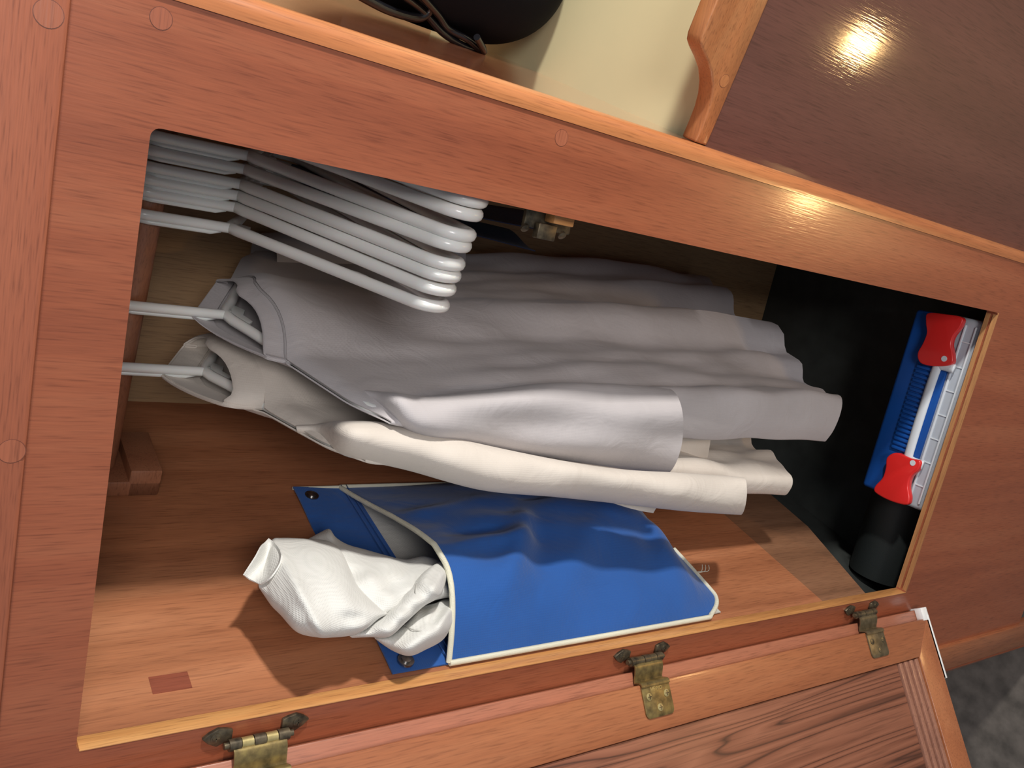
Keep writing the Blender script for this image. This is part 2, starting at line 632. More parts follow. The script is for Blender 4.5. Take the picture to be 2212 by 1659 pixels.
# ---- head rail above
hr = tag(abox('trim_1', (-0.62, 0.16), (-0.007, 0.012), (ZC - 0.0665, ZC + 0.09), M['head'], None, 0.003), 'mahogany head rail across the top of the locker front', 'trim', kind='structure')
plug(105, 30, -0.007, 0.0065, hr)
plug(25, 975, -0.007, 0.0065, hr)

# ---- rounded corner post on the right of the front
bm = bmesh.new()
prof = [(0.0675, 0.014), (0.0675, -0.0012)]
for a in np.linspace(0, 90, 9):
    prof.append((0.0705 + 0.0125 * math.sin(math.radians(a)), 0.0113 - 0.0125 * math.cos(math.radians(a))))
prof.append((0.083, 0.018))
zz = np.linspace(0.0, ZC - 0.0665, 2)
rows = [[bm.verts.new((x, y, z)) for x, y in prof] for z in zz]
for i in range(len(zz) - 1):
    for j in range(len(prof)):
        k = (j + 1) % len(prof)
        bm.faces.new((rows[i][j], rows[i][k], rows[i + 1][k], rows[i + 1][j]))
bm.faces.new(rows[0][::-1])
bm.faces.new(rows[-1])
tag(finish('trim_2', bm, M['trim'], auto=30), 'golden teak rounded corner post beside the locker front', 'trim', kind='structure')

# ---- locker side on the right (its outer face above the shelf is varnished to a mirror)
SP = np.array([0.0815, 0.012, 0.0])
tag(box('wall_right', SP, BX, BY, EZ, (-0.014, 0.0), (0.0, 0.62), (0.0, ZC + 0.09), M['gloss']), 'mirror-varnished side panel of the locker beside the cream shelf', 'wall', kind='structure')

# ---- locker left side
LP = np.array([XL, 0.0125, 0.0])
wall_left = tag(box('wall_left', LP, BX, BY, EZ, (-0.014, 0.0), (0.0, 0.62), (ZC - 0.944, ZC + 0.09), M['left']), 'reddish teak plywood side inside the locker', 'wall', kind='structure')
bm = bmesh.new()
g = [LP + BY * s + EZ * z for s, z in ((0.0, ZC - 1.04), (0.14, ZC - 1.09), (0.62, ZC - 1.12), (0.62, ZC - 0.944), (0.0, ZC - 0.944))]
va = [bm.verts.new(Vector(p)) for p in g]
vb = [bm.verts.new(Vector(p - BX * 0.014)) for p in g]
bm.faces.new(va)
bm.faces.new(vb[::-1])
for i in range(5):
    bm.faces.new((va[i], vb[i], vb[(i + 1) % 5], va[(i + 1) % 5]))
finish('stained_lower_strip', bm, M['leftlow'], wall_left, smooth=False)['label'] = 'browner stained strip along the bottom of the side'
# small inlaid repair
c = on_plane((368, 1475), LP, BX)
box('inlay_patch', c, BX, BY, EZ, (-0.001, 0.0004), (-0.008, 0.008), (-0.0135, 0.0135), M['putty'], wall_left)['label'] = 'small dark rectangular wood inlay'
# black hull strip below the wooden side
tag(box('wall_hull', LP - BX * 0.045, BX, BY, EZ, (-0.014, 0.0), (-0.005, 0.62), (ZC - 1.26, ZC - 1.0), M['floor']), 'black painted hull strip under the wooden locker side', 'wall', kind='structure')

# ---- back of the locker, floor and ceiling
LB = np.array([-0.0115, 0.437, 0.0])
tag(box('wall_back', LB, EX, EY, EZ, (-0.42, 0.178), (0.0, 0.014), (ZC - 1.26, ZC + 0.09), M['interior']), 'tan plywood back of the locker behind the shirts', 'wall', kind='structure')
ZF = ZC - 1.24
plan = [(-0.46, 0.0135), (0.0665, 0.0135), (0.1675, 0.45), (-0.46, 0.45)]
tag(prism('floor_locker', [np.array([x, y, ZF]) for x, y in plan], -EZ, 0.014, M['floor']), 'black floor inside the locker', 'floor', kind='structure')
tag(prism('ceiling_locker', [np.array([x, y, ZC + 0.06]) for x, y in plan], EZ, 0.014, M['interior']), 'plywood top inside the locker', 'ceiling', kind='structure')

# ---- cream shelf to the right, its fiddle rail and the panel below
ZS = ZC - 0.579
FO = np.array([0.0916, 0.0435, 0.0])
tag(box('floor_shelf', FO, BX, BY, EZ, (-0.003, 0.75), (0.004, 0.56), (ZS - 0.014, ZS), M['cream']), 'cream laminate shelf with a wooden fiddle rail', 'shelf', kind='structure')
tag(box('wall_side', FO, BX, BY, EZ, (-0.008, 1.0), (0.0, 0.016), (0.0, ZC - 0.5765), M['dark']), 'dark glossy mahogany panel below the cream shelf', 'wall', kind='structure')
tag(box('wall_shelf_back', FO, BX, BY, EZ, (-0.02, 0.75), (0.56, 0.575), (ZS - 0.014, ZC + 0.09), M['interior']), 'plywood back behind the cream shelf', 'wall', kind='structure')
prof = [(-0.0025, -0.5615), (0.012, -0.5618), (0.0252, -0.5613), (0.036, -0.559), (0.0456, -0.5545), (0.0545, -0.5475), (0.0615, -0.538), (0.0675, -0.528),
        (0.0715, -0.5228), (0.077, -0.5212), (0.09, -0.5212), (0.75, -0.5212)]
out = [FO + BX * s + EZ * (ZC + z) for s, z in prof] + [FO + BX * 0.75 + EZ * (ZC - 0.5772), FO + BX * -0.0025 + EZ * (ZC - 0.5772)]
fid = tag(prism('trim_3', [p - BY * 0.0015 for p in out], BY, 0.019, M['fiddle'], None, 0.0022, 3), 'teak fiddle rail with a curved end along the cream shelf', 'trim', kind='structure')
c = on_plane((1565, 175), FO - BY * 0.0015, BY)
make_plug(c, -BY, 0.0052, fid, 'fiddle')

# ---- post at the hinge side, dark oblique side and the cabin sole
tag(abox('trim_4', (-0.531, -0.488), (-0.006, 0.014), (0.0, ZC - 0.0665), M['doorframe'], None, 0.003), 'reddish upright post at the hinge side of the locker', 'trim', kind='structure')
d = np.array([-0.74, 0.67, 0.0]) / np.linalg.norm([0.74, 0.67])
nn = np.array([d[1], -d[0], 0])
tag(box('wall_oblique', (-0.528, 0.006, 0), d, nn, EZ, (0.0, 0.9), (-0.012, 0.0), (0.0, ZC - 0.2), M['front']), 'mahogany panel running back behind the upright post', 'wall', kind='structure')
tag(abox('floor', (-2.2, 1.2), (-2.2, 1.0), (-0.02, 0.0), M['sole']), 'worn grey-brown cabin sole', 'floor', kind='structure')
tag(abox('wall_toe', (-0.49, 0.0675), (0.05, 0.06), (0.0, ZPB + 0.03), M['front']), 'recessed mahogany toe board under the locker front', 'wall', kind='structure')

# ================================================================== DOOR
DA = math.radians(36)
ED = np.array([-math.cos(DA), -math.sin(DA), 0.0])
ND = np.array([math.sin(DA), -math.cos(DA), 0.0])       # faces the room (inner face of the open door)
DO = np.array([-0.411, -0.012, 0.0])
DZ0, DZ1 = ZC - 1.1465, ZC - 0.080
DW = 0.41
door = empty('locker_door', (DO[0] - 0.16, DO[1] - 0.12, DZ0), 'mahogany locker door standing open with a figured panel and slotted vent', 'door')
# lip (rebate) at the back, raised frame in front of it
box('door_lip', DO, ED, ND, EZ, (-0.004, DW), (-0.011, -0.0005), (DZ0, DZ1), M['lip'], door, 0.0012)
LIP = 0.0095
FR = 0.0085      # frame proud of lip
def mitred(name, pts, mat):
    return prism(name, [DO + ED * w + EZ * z - ND * 0.0006 for w, z in pts], ND, FR + 0.0006, mat, door, 0.0009, 2)


w0, w1 = LIP - 0.001, DW - LIP
i0, i1 = 0.0525, DW - 0.053
z0, z1 = DZ0 + 0.0003, DZ1 - 0.010
k0, k1 = DZ0 + 0.046, DZ1 - 0.053
mitred('door_stile', [(w0, z0), (i0, k0), (i0, k1), (w0, z1)], M['doorframe'])
mitred('door_stile', [(w1, z0), (w1, z1), (i1, k1), (i1, k0)], M['doorframe'])
mitred('door_rail', [(w0, z0), (w1, z0), (i1, k0), (i0, k0)], M['doorrail'])
mitred('door_rail', [(w0, z1), (i0, k1), (i1, k1), (w1, z1)], M['doorrail'])
KV = DZ0 + 0.098
box('door_panel', DO, ED, ND, EZ, (i0 + 0.0008, i1 - 0.0008), (-0.0004, 0.0052), (KV, k1 - 0.0008), M['doorpanel'], door, 0.0008)['label'] = 'recessed plywood panel with dark flowing grain'
# slotted vent: slats with dark gaps, at the foot of the panel
box('vent_backing', DO, ED, ND, EZ, (i0 + 0.0008, i1 - 0.0008), (-0.0004, 0.0006), (k0 + 0.0005, KV - 0.0005), M['doorrail'], door)
nsl = 4
pit = (KV - k0) / nsl
for i in range(nsl):
    a = k0 + i * pit
    box('vent_slat', DO, ED, ND, EZ, (i0 + 0.001, i1 - 0.001), (0.0006, 0.0072), (a + 0.0028, a + pit - 0.0026), M['louvre'], door, 0.0009)
# white plastic strip on the lower edge
p_in = lambda w, n, z: DO + ED * w + ND * n + EZ * z
ws = empty('edge_strip', p_in(0.03, 0, DZ0 - 0.004), 'thin white plastic strip on the lower edge of the open door', 'strip')
box('strip_tab', DO, ED, ND, EZ, (-0.006, 0.0105), (-0.0002, 0.0094), (DZ0 - 0.0045, DZ0 + 0.0105), M['white'], ws, 0.0005)
bm = bmesh.new()
add_box(bm, DO, ED, ND, EZ, (-0.006, 0.086), (-0.012, 0.0095), (DZ0 - 0.0022, DZ0 - 0.0003))
finish('strip_band', bm, M['white'], ws, smooth=False)
box('strip_edge', DO, ED, ND, EZ, (0.004, 0.086), (0.0, 0.0097), (DZ0 - 0.004, DZ0 - 0.0003), M['white'], ws, 0.0004)

# ================================================================== HINGES
HG = 'cabinet hinges of the locker door'
def hinge(z, label, stamp=False, mat='brass', knuckle='brassbright'):
    """z = height of the middle of the barrel"""
    bx_, by_ = -0.3975, -0.0075           # barrel axis
    h = empty('cabinet_hinge', (bx_, by_, z - 0.04), label, 'hinge', HG)
    # barrel of five knuckles on a pin
    L = 0.044
    for k in range(5):
        a = z - L / 2 + L * k / 5
        bm = bmesh.new()
        add_tube(bm, [(bx_, by_, a + 0.0003), (bx_, by_, a + L / 5 - 0.0003)], 0.0043 if k % 2 == 0 else 0.0039, 14)
        finish('knuckle', bm, M['brassdark' if k % 2 == 0 else knuckle], h, auto=40)
    tube('pin', [(bx_, by_, z - L / 2 - 0.003), (bx_, by_, z + L / 2 + 0.003)], 0.0024, M['brassdark'], h)
    # fixed wings, arrow shaped, screwed on to the front panel
    for s in (-1, 1):
        zo = z + s * (L / 2 - 0.004)
        pts = [(-0.0045, 0.0), (-0.0055, 0.006), (-0.0075, 0.0105), (-0.004, 0.0165), (0.0005, 0.021), (0.004, 0.0165), (0.0068, 0.0105), (0.0055, 0.004), (0.004, 0.0)]
        wing = prism('wing', [np.array([bx_ + 0.0045 + a, 0.0003, zo + s * b]) for a, b in pts], (0, -1, 0), 0.0032, M['brassdark'], h, 0.0008)
        cc = np.array([bx_ + 0.0048, -0.0028, zo + s * 0.0118])
        sc = disc('screw', cc, (0, -1, 0), 0.0036, 0.0007, M['brassdark'], h, 16, 0.0006)
        abox('screw_slot', (cc[0] - 0.0024, cc[0] + 0.0024), (cc[1] - 0.0016, cc[1] - 0.0004), (cc[2] - 0.0004, cc[2] + 0.0004), M['brassdark'], sc)
        abox('screw_slot', (cc[0] - 0.0004, cc[0] + 0.0004), (cc[1] - 0.0016, cc[1] - 0.0004), (cc[2] - 0.0024, cc[2] + 0.0024), M['brassdark'], sc)
    # bent leaf running over the lip and stepping up on to the raised frame
    prof = [(-0.0118, 0.0035), (-0.0085, 0.0062), (-0.003, 0.0050), (0.0035, 0.0018), (0.0066, 0.0016), (0.0074, 0.0042), (0.0082, 0.0092), (0.0100, 0.0103), (0.0115, 0.0103)]
    G = []
    hw = 0.0192
    for w, n in catmull(np.array([(a, b, 0) for a, b in prof]), 34)[:, :2]:
        G.append([DO + ED * w + ND * n + EZ * (z + q) for q in (-hw, -hw * 0.33, hw * 0.33, hw)])
    leaf = shell('leaf', G, 0.0014, M[mat], h)
    # screwed plate with rounded lower corners
    pl = [(0.0105, -hw), (0.0105, hw)]
    for cx, cz, a0 in ((0.0345, hw - 0.0045, 90), (0.0345, -hw + 0.0045, 0)):
        for i in range(5):
            a = math.radians(a0 - 22.5 * i)
            pl.append((cx + 0.0055 * math.cos(a), cz + 0.0045 * math.sin(a)))
    prism('plate', [DO + ED * w + ND * 0.0084 + EZ * (z + q) for w, q in pl], ND, 0.0021, M[mat], h, 0.0006)
    for w, q in ((0.0205, 0.0115), (0.0205, -0.0125), (0.0318, -0.0005)):
        cc = DO + ED * w + ND * 0.0103 + EZ * (z + q)
        sc = disc('screw', cc, ND, 0.0036, 0.0008, M['brassbright' if stamp else mat], h, 16, 0.0007)
        for e1, e2 in ((ED, EZ), (EZ, ED)):
            bm = bmesh.new()
            add_box(bm, cc, e1, e2, ND, (-0.0022, 0.0022), (-0.0004, 0.0004), (0.0006, 0.0017))
            finish('screw_slot', bm, M['brassdark'], sc, smooth=False)
    if stamp:
        cu = bpy.data.curves.new('stamp_text', 'FONT')
        cu.body = 'HEWO'
        cu.size = 0.0052
        cu.extrude = 0.00008
        cu.align_x = 'CENTER'
        tmp = bpy.data.objects.new('stamp_tmp', cu)
        COL.objects.link(tmp)
        dg = bpy.context.evaluated_depsgraph_get()
        me = bpy.data.meshes.new_from_object(tmp.evaluated_get(dg))
        bpy.data.objects.remove(tmp)
        me.materials.clear()
        me.materials.append(M['brassbright'])
        st = bpy.data.objects.new('stamp', me)
        COL.objects.link(st)
        st.parent = h
        c = DO + ED * 0.0158 + ND * 0.01065 + EZ * z
        mw = Matrix(((-EZ[0], -ED[0], ND[0]), (-EZ[1], -ED[1], ND[1]), (-EZ[2], -ED[2], ND[2])))
        st.matrix_local = Matrix.Translation(Vector(c - origin_of(h))) @ mw.to_4x4()
    return h


hinge(ZC - 0.228, 'tarnished brass door hinge with bright worn knuckles nearest the head rail')
hinge(ZC - 0.617, 'tarnished brass door hinge with a stamped plate beside the blue pouch', True, 'brass', 'brassdull')
hinge(ZC - 1.012, 'dull brown brass door hinge nearest the white edge strip', False, 'brassdull', 'brassdull')

# ================================================================== DOOR CATCH
cc = PY(1205, 478, 0.014)
ct = empty('door_catch', (0.002, 0.02, cc[2] - 0.02), 'small dark door catch behind the edge of the locker opening', 'catch')
abox('catch_block', (-0.0045, 0.012), (0.0135, 0.026), (cc[2] - 0.016, cc[2] + 0.004), M['plyedge'], ct, 0.001)['label'] = 'small light wooden block'
abox('catch_plate', (-0.011, 0.012), (0.026, 0.030), (cc[2] - 0.024, cc[2] + 0.022), M['brassdark'], ct, 0.001)
abox('catch_tongue', (-0.018, -0.006), (0.020, 0.027), (cc[2] - 0.006, cc[2] + 0.012), M['brassdark'], ct, 0.001)
for s in (-0.017, 0.020):
    disc('screw', (-0.0115, 0.0275, cc[2] + s), (-0.6, -0.8, 0), 0.0035, 0.002, M['brassdark'], ct, 14, 0.001)

# ================================================================== HANGING ROD
ROD0 = np.array([-0.312, 0.299, ZC - 0.166])
def rod_at(x):
    return ROD0 + BX * ((x - ROD0[0]) / BX[0])


rod_end = rod_at(0.107)
tag(tube('clothes_rod', [ROD0 - BX * 0.004, rod_end + BX * 0.002], 0.0145, M['rod'], None, 24), 'brown wooden clothes rod across the locker top', 'rod')
br = empty('rod_bracket', ROD0 - EZ * 0.055, 'wooden block holding the rod end on the locker side', 'bracket')
BO = LP + BY * ((ROD0 - LP) @ BY)
box('bracket_block', BO, BX, BY, EZ, (0.0, 0.016), (-0.034, 0.034), (ROD0[2] - 0.048, ROD0[2] + 0.03), M['rod'], br, 0.002)
box('bracket_foot', BO, BX, BY, EZ, (0.0, 0.028), (-0.034, 0.034), (ROD0[2] - 0.048, ROD0[2] - 0.020), M['rod'], br, 0.002)

# ================================================================== HANGERS
def hanger_mesh(neck, ang, parent, tilt=0.0, half=0.19):
    """white tubular hanger hung on the rod above neck; ang = direction of the arms on plan"""
    e = np.array([math.cos(ang), math.sin(ang), 0.0])
    n = np.array([math.sin(ang), -math.cos(ang), 0.0])
    up = EZ
    neck = np.array(neck)
    rodc = rod_at(neck[0])
    rz = rodc[2] - neck[2]
    r = 0.0046
    P = lambda u, z, k=0.0: neck + e * u + up * z + n * k
    # hook: straight shank in front of the rod, bent over it
    Rh = 0.0195
    cz = rz + 0.0145 + r - Rh
    hp = [(Rh + Rh * math.sin(math.radians(q)), cz + Rh * math.cos(math.radians(q))) for q in np.linspace(140, -90, 26)]
    hp += [(0.0, cz * 0.5), (0.0, 0.012), (0.0, -0.004)]
    tube('hook', [P(u, z) for u, z in hp], r * 0.95, M['hanger'], parent, 12)
    bm = bmesh.new()
    add_tube(bm, [P(0, 0.008, -0.003), P(0, 0.016, -0.0054), P(0, cz, -0.0054), P(0.006, cz + 0.014, -0.0054)], 0.0021, 8)
    finish('hook_flange', bm, M['hanger'], parent)
    # shoulder loop
    ta = 0.44
    aa = math.atan(ta)
    rf = 0.015
    cu = half + rf * (1 / math.sin(aa / 2) - 1)
    zb = -cu * ta
    cen = (cu - rf / math.sin(aa / 2) * math.cos(aa / 2) * 1.0, zb + rf)
    right = [(0.012, -0.004), (0.03, -0.03 * ta)]
    arc = []
    for a in np.linspace(90 - math.degrees(aa), -90, 12):
        t = math.radians(a)
        arc.append((cen[0] + rf * math.cos(t), cen[1] + rf * math.sin(t)))
    loop = right + arc + [(0.08, zb), (0.0, zb)]
    left = [(-u, z) for u, z in loop[::-1]]
    pts = [(0.0, -0.0005)] + loop + left[1:]
    tube('shoulder_loop', [P(u, z) for u, z in pts], r * 1.05, M['hanger'], parent, 12, closed=True)
    # web under the neck
    out = [P(0, 0.004), P(0.022, -0.012), P(0.012, -0.021), P(0, -0.016), P(-0.012, -0.021), P(-0.022, -0.012)]
    prism('neck_web', [p - n * 0.0017 for p in out], n, 0.0034, M['hanger'], parent, 0.0006)
    # tie bar hooks under the arms
    for s in (-1, 1):
        tube('strap_notch', [P(s * 0.115, -0.115 * ta - 0.003), P(s * 0.118, -0.115 * ta - 0.014), P(s * 0.128, -0.115 * ta - 0.0165)], 0.0028, M['hanger'], parent, 8)
    return cu


def z_neck(zrel):
    return ZC + zrel


EMPTY_G = 'empty white hangers on the rod'
spots = [(0.0225, 83.0, -0.2335), (0.0120, 83.2, -0.2330), (-0.0040, 83.4, -0.2330),
         (-0.0152, 84.3, -0.2325), (-0.0278, 83.8, -0.2320), (-0.0376, 84.0, -0.2320), (-0.0475, 83.8, -0.2315), (-0.0657, 85.3, -0.2310)]
hl = ['empty white plastic hanger farthest from the shirts, mostly behind the locker edge',
      'empty white plastic hanger second farthest from the shirts',
      'empty white plastic hanger third farthest from the shirts, hook behind the locker edge',
      'empty white plastic hanger whose hook shows nearest the locker edge',
      'empty white plastic hanger, fourth away from the grey shirt',
      'empty white plastic hanger, third away from the grey shirt',
      'empty white plastic hanger, second away from the grey shirt',
      'empty white plastic hanger next to the grey shirt']
for (x, a, zr), lab in zip(spots, hl):
    rc = rod_at(x)
    h = empty('clothes_hanger', (x, rc[1] - 0.0195, ZC + zr - 0.1), lab, 'hanger', EMPTY_G)
    hanger_mesh((x, rc[1] - 0.0195, ZC + zr), math.radians(a), h)
N1 = np.array([-0.1435, rod_at(-0.1435)[1] - 0.0195, ZC - 0.243])
N2 = np.array([-0.2000, rod_at(-0.2000)[1] - 0.0195, ZC - 0.236])
A1, A2 = math.radians(78), math.radians(84)
h = empty('clothes_hanger', (N1[0], N1[1], N1[2] - 0.1), 'white plastic hanger carrying the grey shirt', 'hanger', 'white hangers with shirts')
hanger_mesh(N1, A1, h, half=0.165)
h = empty('clothes_hanger', (N2[0], N2[1], N2[2] - 0.1), 'white plastic hanger carrying the cream shirt', 'hanger', 'white hangers with shirts')
hanger_mesh(N2, A2, h, half=0.165)

# ================================================================== SHIRTS
def body(name, neck, ang0, ang1, shift, half0, half1, zh, folds, mat, parent, b0=0.0075, bneck=0.03, b1=0.030, droop=0.03, nphi=150, nt=64):
    """draped shirt body: closed tube from the shoulder line to the hem"""
    G = np.zeros((nt, nphi, 3))
    for i in range(nt):
        t = (i / (nt - 1)) ** 1.35
        ang = ang0 + (ang1 - ang0) * t
        e = np.array([math.cos(ang), math.sin(ang), 0.0])
        n = np.array([math.sin(ang), -math.cos(ang), 0.0])
        half = half0 + (half1 - half0) * t
        for j in range(nphi):
            ph = 2 * math.pi * j / nphi
            c, s_ = math.cos(ph), math.sin(ph)
            cc = math.copysign(abs(c) ** 0.8, c)
            s = half * cc
            u = cc
            nb = 0.0012 + (b0 - 0.0012) * smooth(0, 0.022, t) ** 0.5 + (bneck if s_ > 0 else bneck * 0.3) * max(0.0, 1 - (s / 0.085) ** 2) * (1 - t) ** 6 + (b1 - b0) * smooth(0.02, 0.55, t)
            k = math.copysign(abs(s_) ** 0.55, s_) * nb
            ztop = neck[2] + 0.0095 - 0.44 * abs(s) - 0.010 * smooth(0.8, 1.0, abs(u))
            if s_ > 0:
                ztop -= droop * max(0.0, 1 - (s / 0.085) ** 2)
            else:
                ztop += 0.006 * max(0.0, 1 - (s / 0.085) ** 2)
            z = ztop + (zh(u) - ztop) * t
            f = 0.0
            for amp, fr, phs, sk in folds:
                f += amp * math.sin(fr * u + phs + sk * t) * smooth(0.08, 0.75, t)
            f *= (0.72 if s_ > 0 else 1.0)
            k += f
            k += (0.0016 * math.sin(23 * u + 9 * t + 2 * math.sin(7 * t)) + 0.0011 * math.sin(41 * u - 15 * t) + 0.0013 * math.sin(11 * u + 34 * t)) * smooth(0.05, 0.3, t)
            p = neck + np.array(shift) * smooth(0, 1, t) + e * s + n * k
            p[2] = z
            G[i, j] = p
    return shell(name, G, 0.0012, mat, parent, closed_v=True), G


def sleeve(name, pts, mat, parent, n=44, seg=40, wob=0.004, seed=0, flat=None, hem=True, tilt=0.0):
    """pts: (centre, half extent across, half extent in depth)"""
    C = catmull([p[0] for p in pts], n)
    ha = catmull([(p[1], p[2], 0) for p in pts], n)
    r = np.random.default_rng(seed)
    f1, f2, f3 = r.uniform(0, 6.28, 3)
    G = np.zeros((n, seg, 3))
    for i in range(n):
        t = i / (n - 1)
        d = C[min(i + 1, n - 1)] - C[max(i - 1, 0)]
        d /= np.linalg.norm(d)
        a = EX - d * np.dot(EX, d)
        a /= np.linalg.norm(a)
        b = np.cross(d, a)
        for j in range(seg):
            ph = 2 * math.pi * j / seg
            c, s_ = math.cos(ph), math.sin(ph)
            w = 1 + wob / 0.03 * (math.sin(2 * ph + f1 + 3 * t) * 0.6 + math.sin(3 * ph + f2 - 4 * t) * 0.5) * smooth(0.0, 0.4, t)
            G[i, j] = C[i] + a * ha[i][0] * math.copysign(abs(c) ** 0.85, c) * w + b * ha[i][1] * math.copysign(abs(s_) ** 0.85, s_) * w
            G[i, j] += d * tilt * c * smooth(0.6, 1, t)
    o = shell(name, G, 0.0012, mat, parent, closed_v=True)
    return o, G


def lobe_grid(st, place, n=48, seg=48, front=1.0, back=0.5, bulge=0.0, wr=None, sq=0.85):
    """st: (upper pixel, lower pixel, depth, half thickness); place(px, py, depth) -> point"""
    A = catmull([(*q[0], q[2]) for q in st], n)
    B = catmull([(*q[1], q[3]) for q in st], n)
    G = np.zeros((n, seg, 3))
    for i in range(n):
        t = i / (n - 1)
        for j in range(seg):
            ph = 2 * math.pi * j / seg
            c, s_ = math.cos(ph), math.sin(ph)
            k = math.copysign(abs(s_) ** sq, s_) * (front if s_ > 0 else back) * B[i][2]
            m = (A[i][:2] + B[i][:2]) / 2 + (A[i][:2] - B[i][:2]) / 2 * c
            m = m + np.array([bulge * max(0, s_) * t ** 3, 0])
            if wr:
                k += wr(m[0], m[1], t, ph)
            G[i, j] = place(m[0], m[1], A[i][2] + k)
    return G


def closed_lobe(name, G, mat, parent):
    bm = bmesh.new()
    n, seg = G.shape[:2]
    rows = [[bm.verts.new(Vector(G[i, j])) for j in range(seg)] for i in range(n)]
    for i in range(n - 1):
        for j in range(seg):
            bm.faces.new((rows[i][j], rows[i][(j + 1) % seg], rows[i + 1][(j + 1) % seg], rows[i + 1][j]))
    bm.faces.new(rows[0][::-1])
    bm.faces.new(rows[-1])
    return finish(name, bm, mat, parent)


def hem_lines(name, G, idx, mat, parent, rad=0.0006, off=0.0004):
    """stitched rows running round a tube of cloth"""
    bm = bmesh.new()
    for i in idx:
        ring = G[i]
        c = ring.mean(0)
        q = [p + (p - c) / (np.linalg.norm(p - c) + 1e-9) * off for p in ring]
        add_tube(bm, q, rad, 5, closed=True)
    return finish(name, bm, mat, parent)


M['teeseam'] = plain('grey_jersey_stitching', (0.40, 0.38, 0.385), 0.9)
M['beigeseam'] = plain('cream_twill_stitching', (0.54, 0.48, 0.42), 0.9)

tee = empty('tee_shirt', (N1[0] + 0.02, N1[1], ZC - 1.0), 'grey crew-neck tee shirt hanging nearest the empty hangers', 'shirt')
o, G1 = body('shirt_body', N1, A1, math.radians(68), (0.016, 0.018, 0), 0.184, 0.180,
             lambda u: ZC - 1.030 + 0.05 * max(0, -u) ** 2, [(0.016, 7.5, 0.4, 1.2), (0.010, 13, 2.0, -2.0), (0.006, 21, 1.0, 0.5)], M['tee'], tee)
hem_lines('hem_stitching', G1, (59, 60), M['teeseam'], tee)
# ribbed collar
def collar(name, G, neck, mat, parent, lift=0.02, inward=0.010, smax=0.088, rows=8):
    ring = [p for p in G[0]]
    e = None
    sel = np.array(ring)
    c = neck.copy()
    R = []
    for k in range(rows):
        t = k / (rows - 1)
        row = []
        for p in sel:
            d = p - c
            d[2] = 0
            L = np.linalg.norm(d) + 1e-9
            s = min(1.0, smax / L)
            q = c + d * s
            q[2] = p[2] + 0.0014 + (0.44 * (L - L * s))
            q = q - (d / L) * inward * t
            q[2] += lift * (math.sin(t * 1.7) / math.sin(1.7)) - 0.005
            row.append(q)
        R.append(row)
    return shell(name, np.array(R), 0.0016, mat, parent, closed_v=True), np.array(R)


co, CR = collar('collar_band', G1, N1, M['tee'], tee, lift=0.021)
hem_lines('collar_stitching', CR, (0, 1), M['teeseam'], tee, 0.0007, 0.0006)
# front sleeve (towards the room) and rear sleeve
ydep = lambda px, py, d: PY(px, py, d)


def ysh(px, py, neck, ang):
    return on_plane((px, py), neck, np.array([math.sin(ang), -math.cos(ang), 0.0]))[1]


wr1 = lambda x, y, t, ph: 0.0035 * math.sin(x / 70 + y / 26) * smooth(0.1, 0.5, t) + 0.002 * math.sin(y / 14 - x / 160)
st = [((770, 842), (774, 852), ysh(772, 847, N1, A1), 0.003), ((812, 848), (822, 890), ysh(817, 869, N1, A1) + 0.004, 0.014), ((860, 852), (874, 924), 0.078, 0.027), ((920, 858), (935, 950), 0.083, 0.034), ((1040, 846), (1050, 970), 0.086, 0.030), ((1190, 830), (1200, 990), 0.083, 0.030),
      ((1330, 832), (1330, 1010), 0.080, 0.028), ((1442, 842), (1430, 1026), 0.078, 0.026)]
GS = lobe_grid(st, ydep, 50, 56, -1.0, -0.7, 38, wr1)
shell('sleeve', GS, 0.0012, M['tee'], tee, closed_v=True)
hem_lines('sleeve_stitching', GS, (45, 47), M['teeseam'], tee)
hem_lines('armhole_seam', GS, (15,), M['teeseam'], tee, 0.0007)
eb = np.array([math.cos(A1), math.sin(A1), 0])
sb = N1 + eb * 0.165
sp = [(sb + np.array([0, 0, -0.085]), 0.026, 0.03), (sb + np.array([0.006, 0.008, -0.15]), 0.034, 0.03), (sb + np.array([0.016, 0.006, -0.24]), 0.036, 0.028), (sb + np.array([0.024, 0.0, -0.33]), 0.040, 0.024)]
o, GS = sleeve('sleeve', sp, M['tee'], tee, seed=5)

sh = empty('polo_shirt', (N2[0] - 0.01, N2[1], ZC - 0.95), 'cream collared shirt hanging beside the blue pouch', 'shirt')
o, G2 = body('shirt_body', N2, A2, math.radians(73), (-0.022, 0.0, 0), 0.180, 0.170,
             lambda u: ZC - 0.955 + 0.03 * max(0, -u), [(0.012, 6.5, 1.4, 1.0), (0.009, 12, 0.3, -2.0), (0.004, 19, 1.0, 0.5)], M['beige'], sh, b1=0.026)
hem_lines('hem_stitching', G2, (60,), M['beigeseam'], sh)
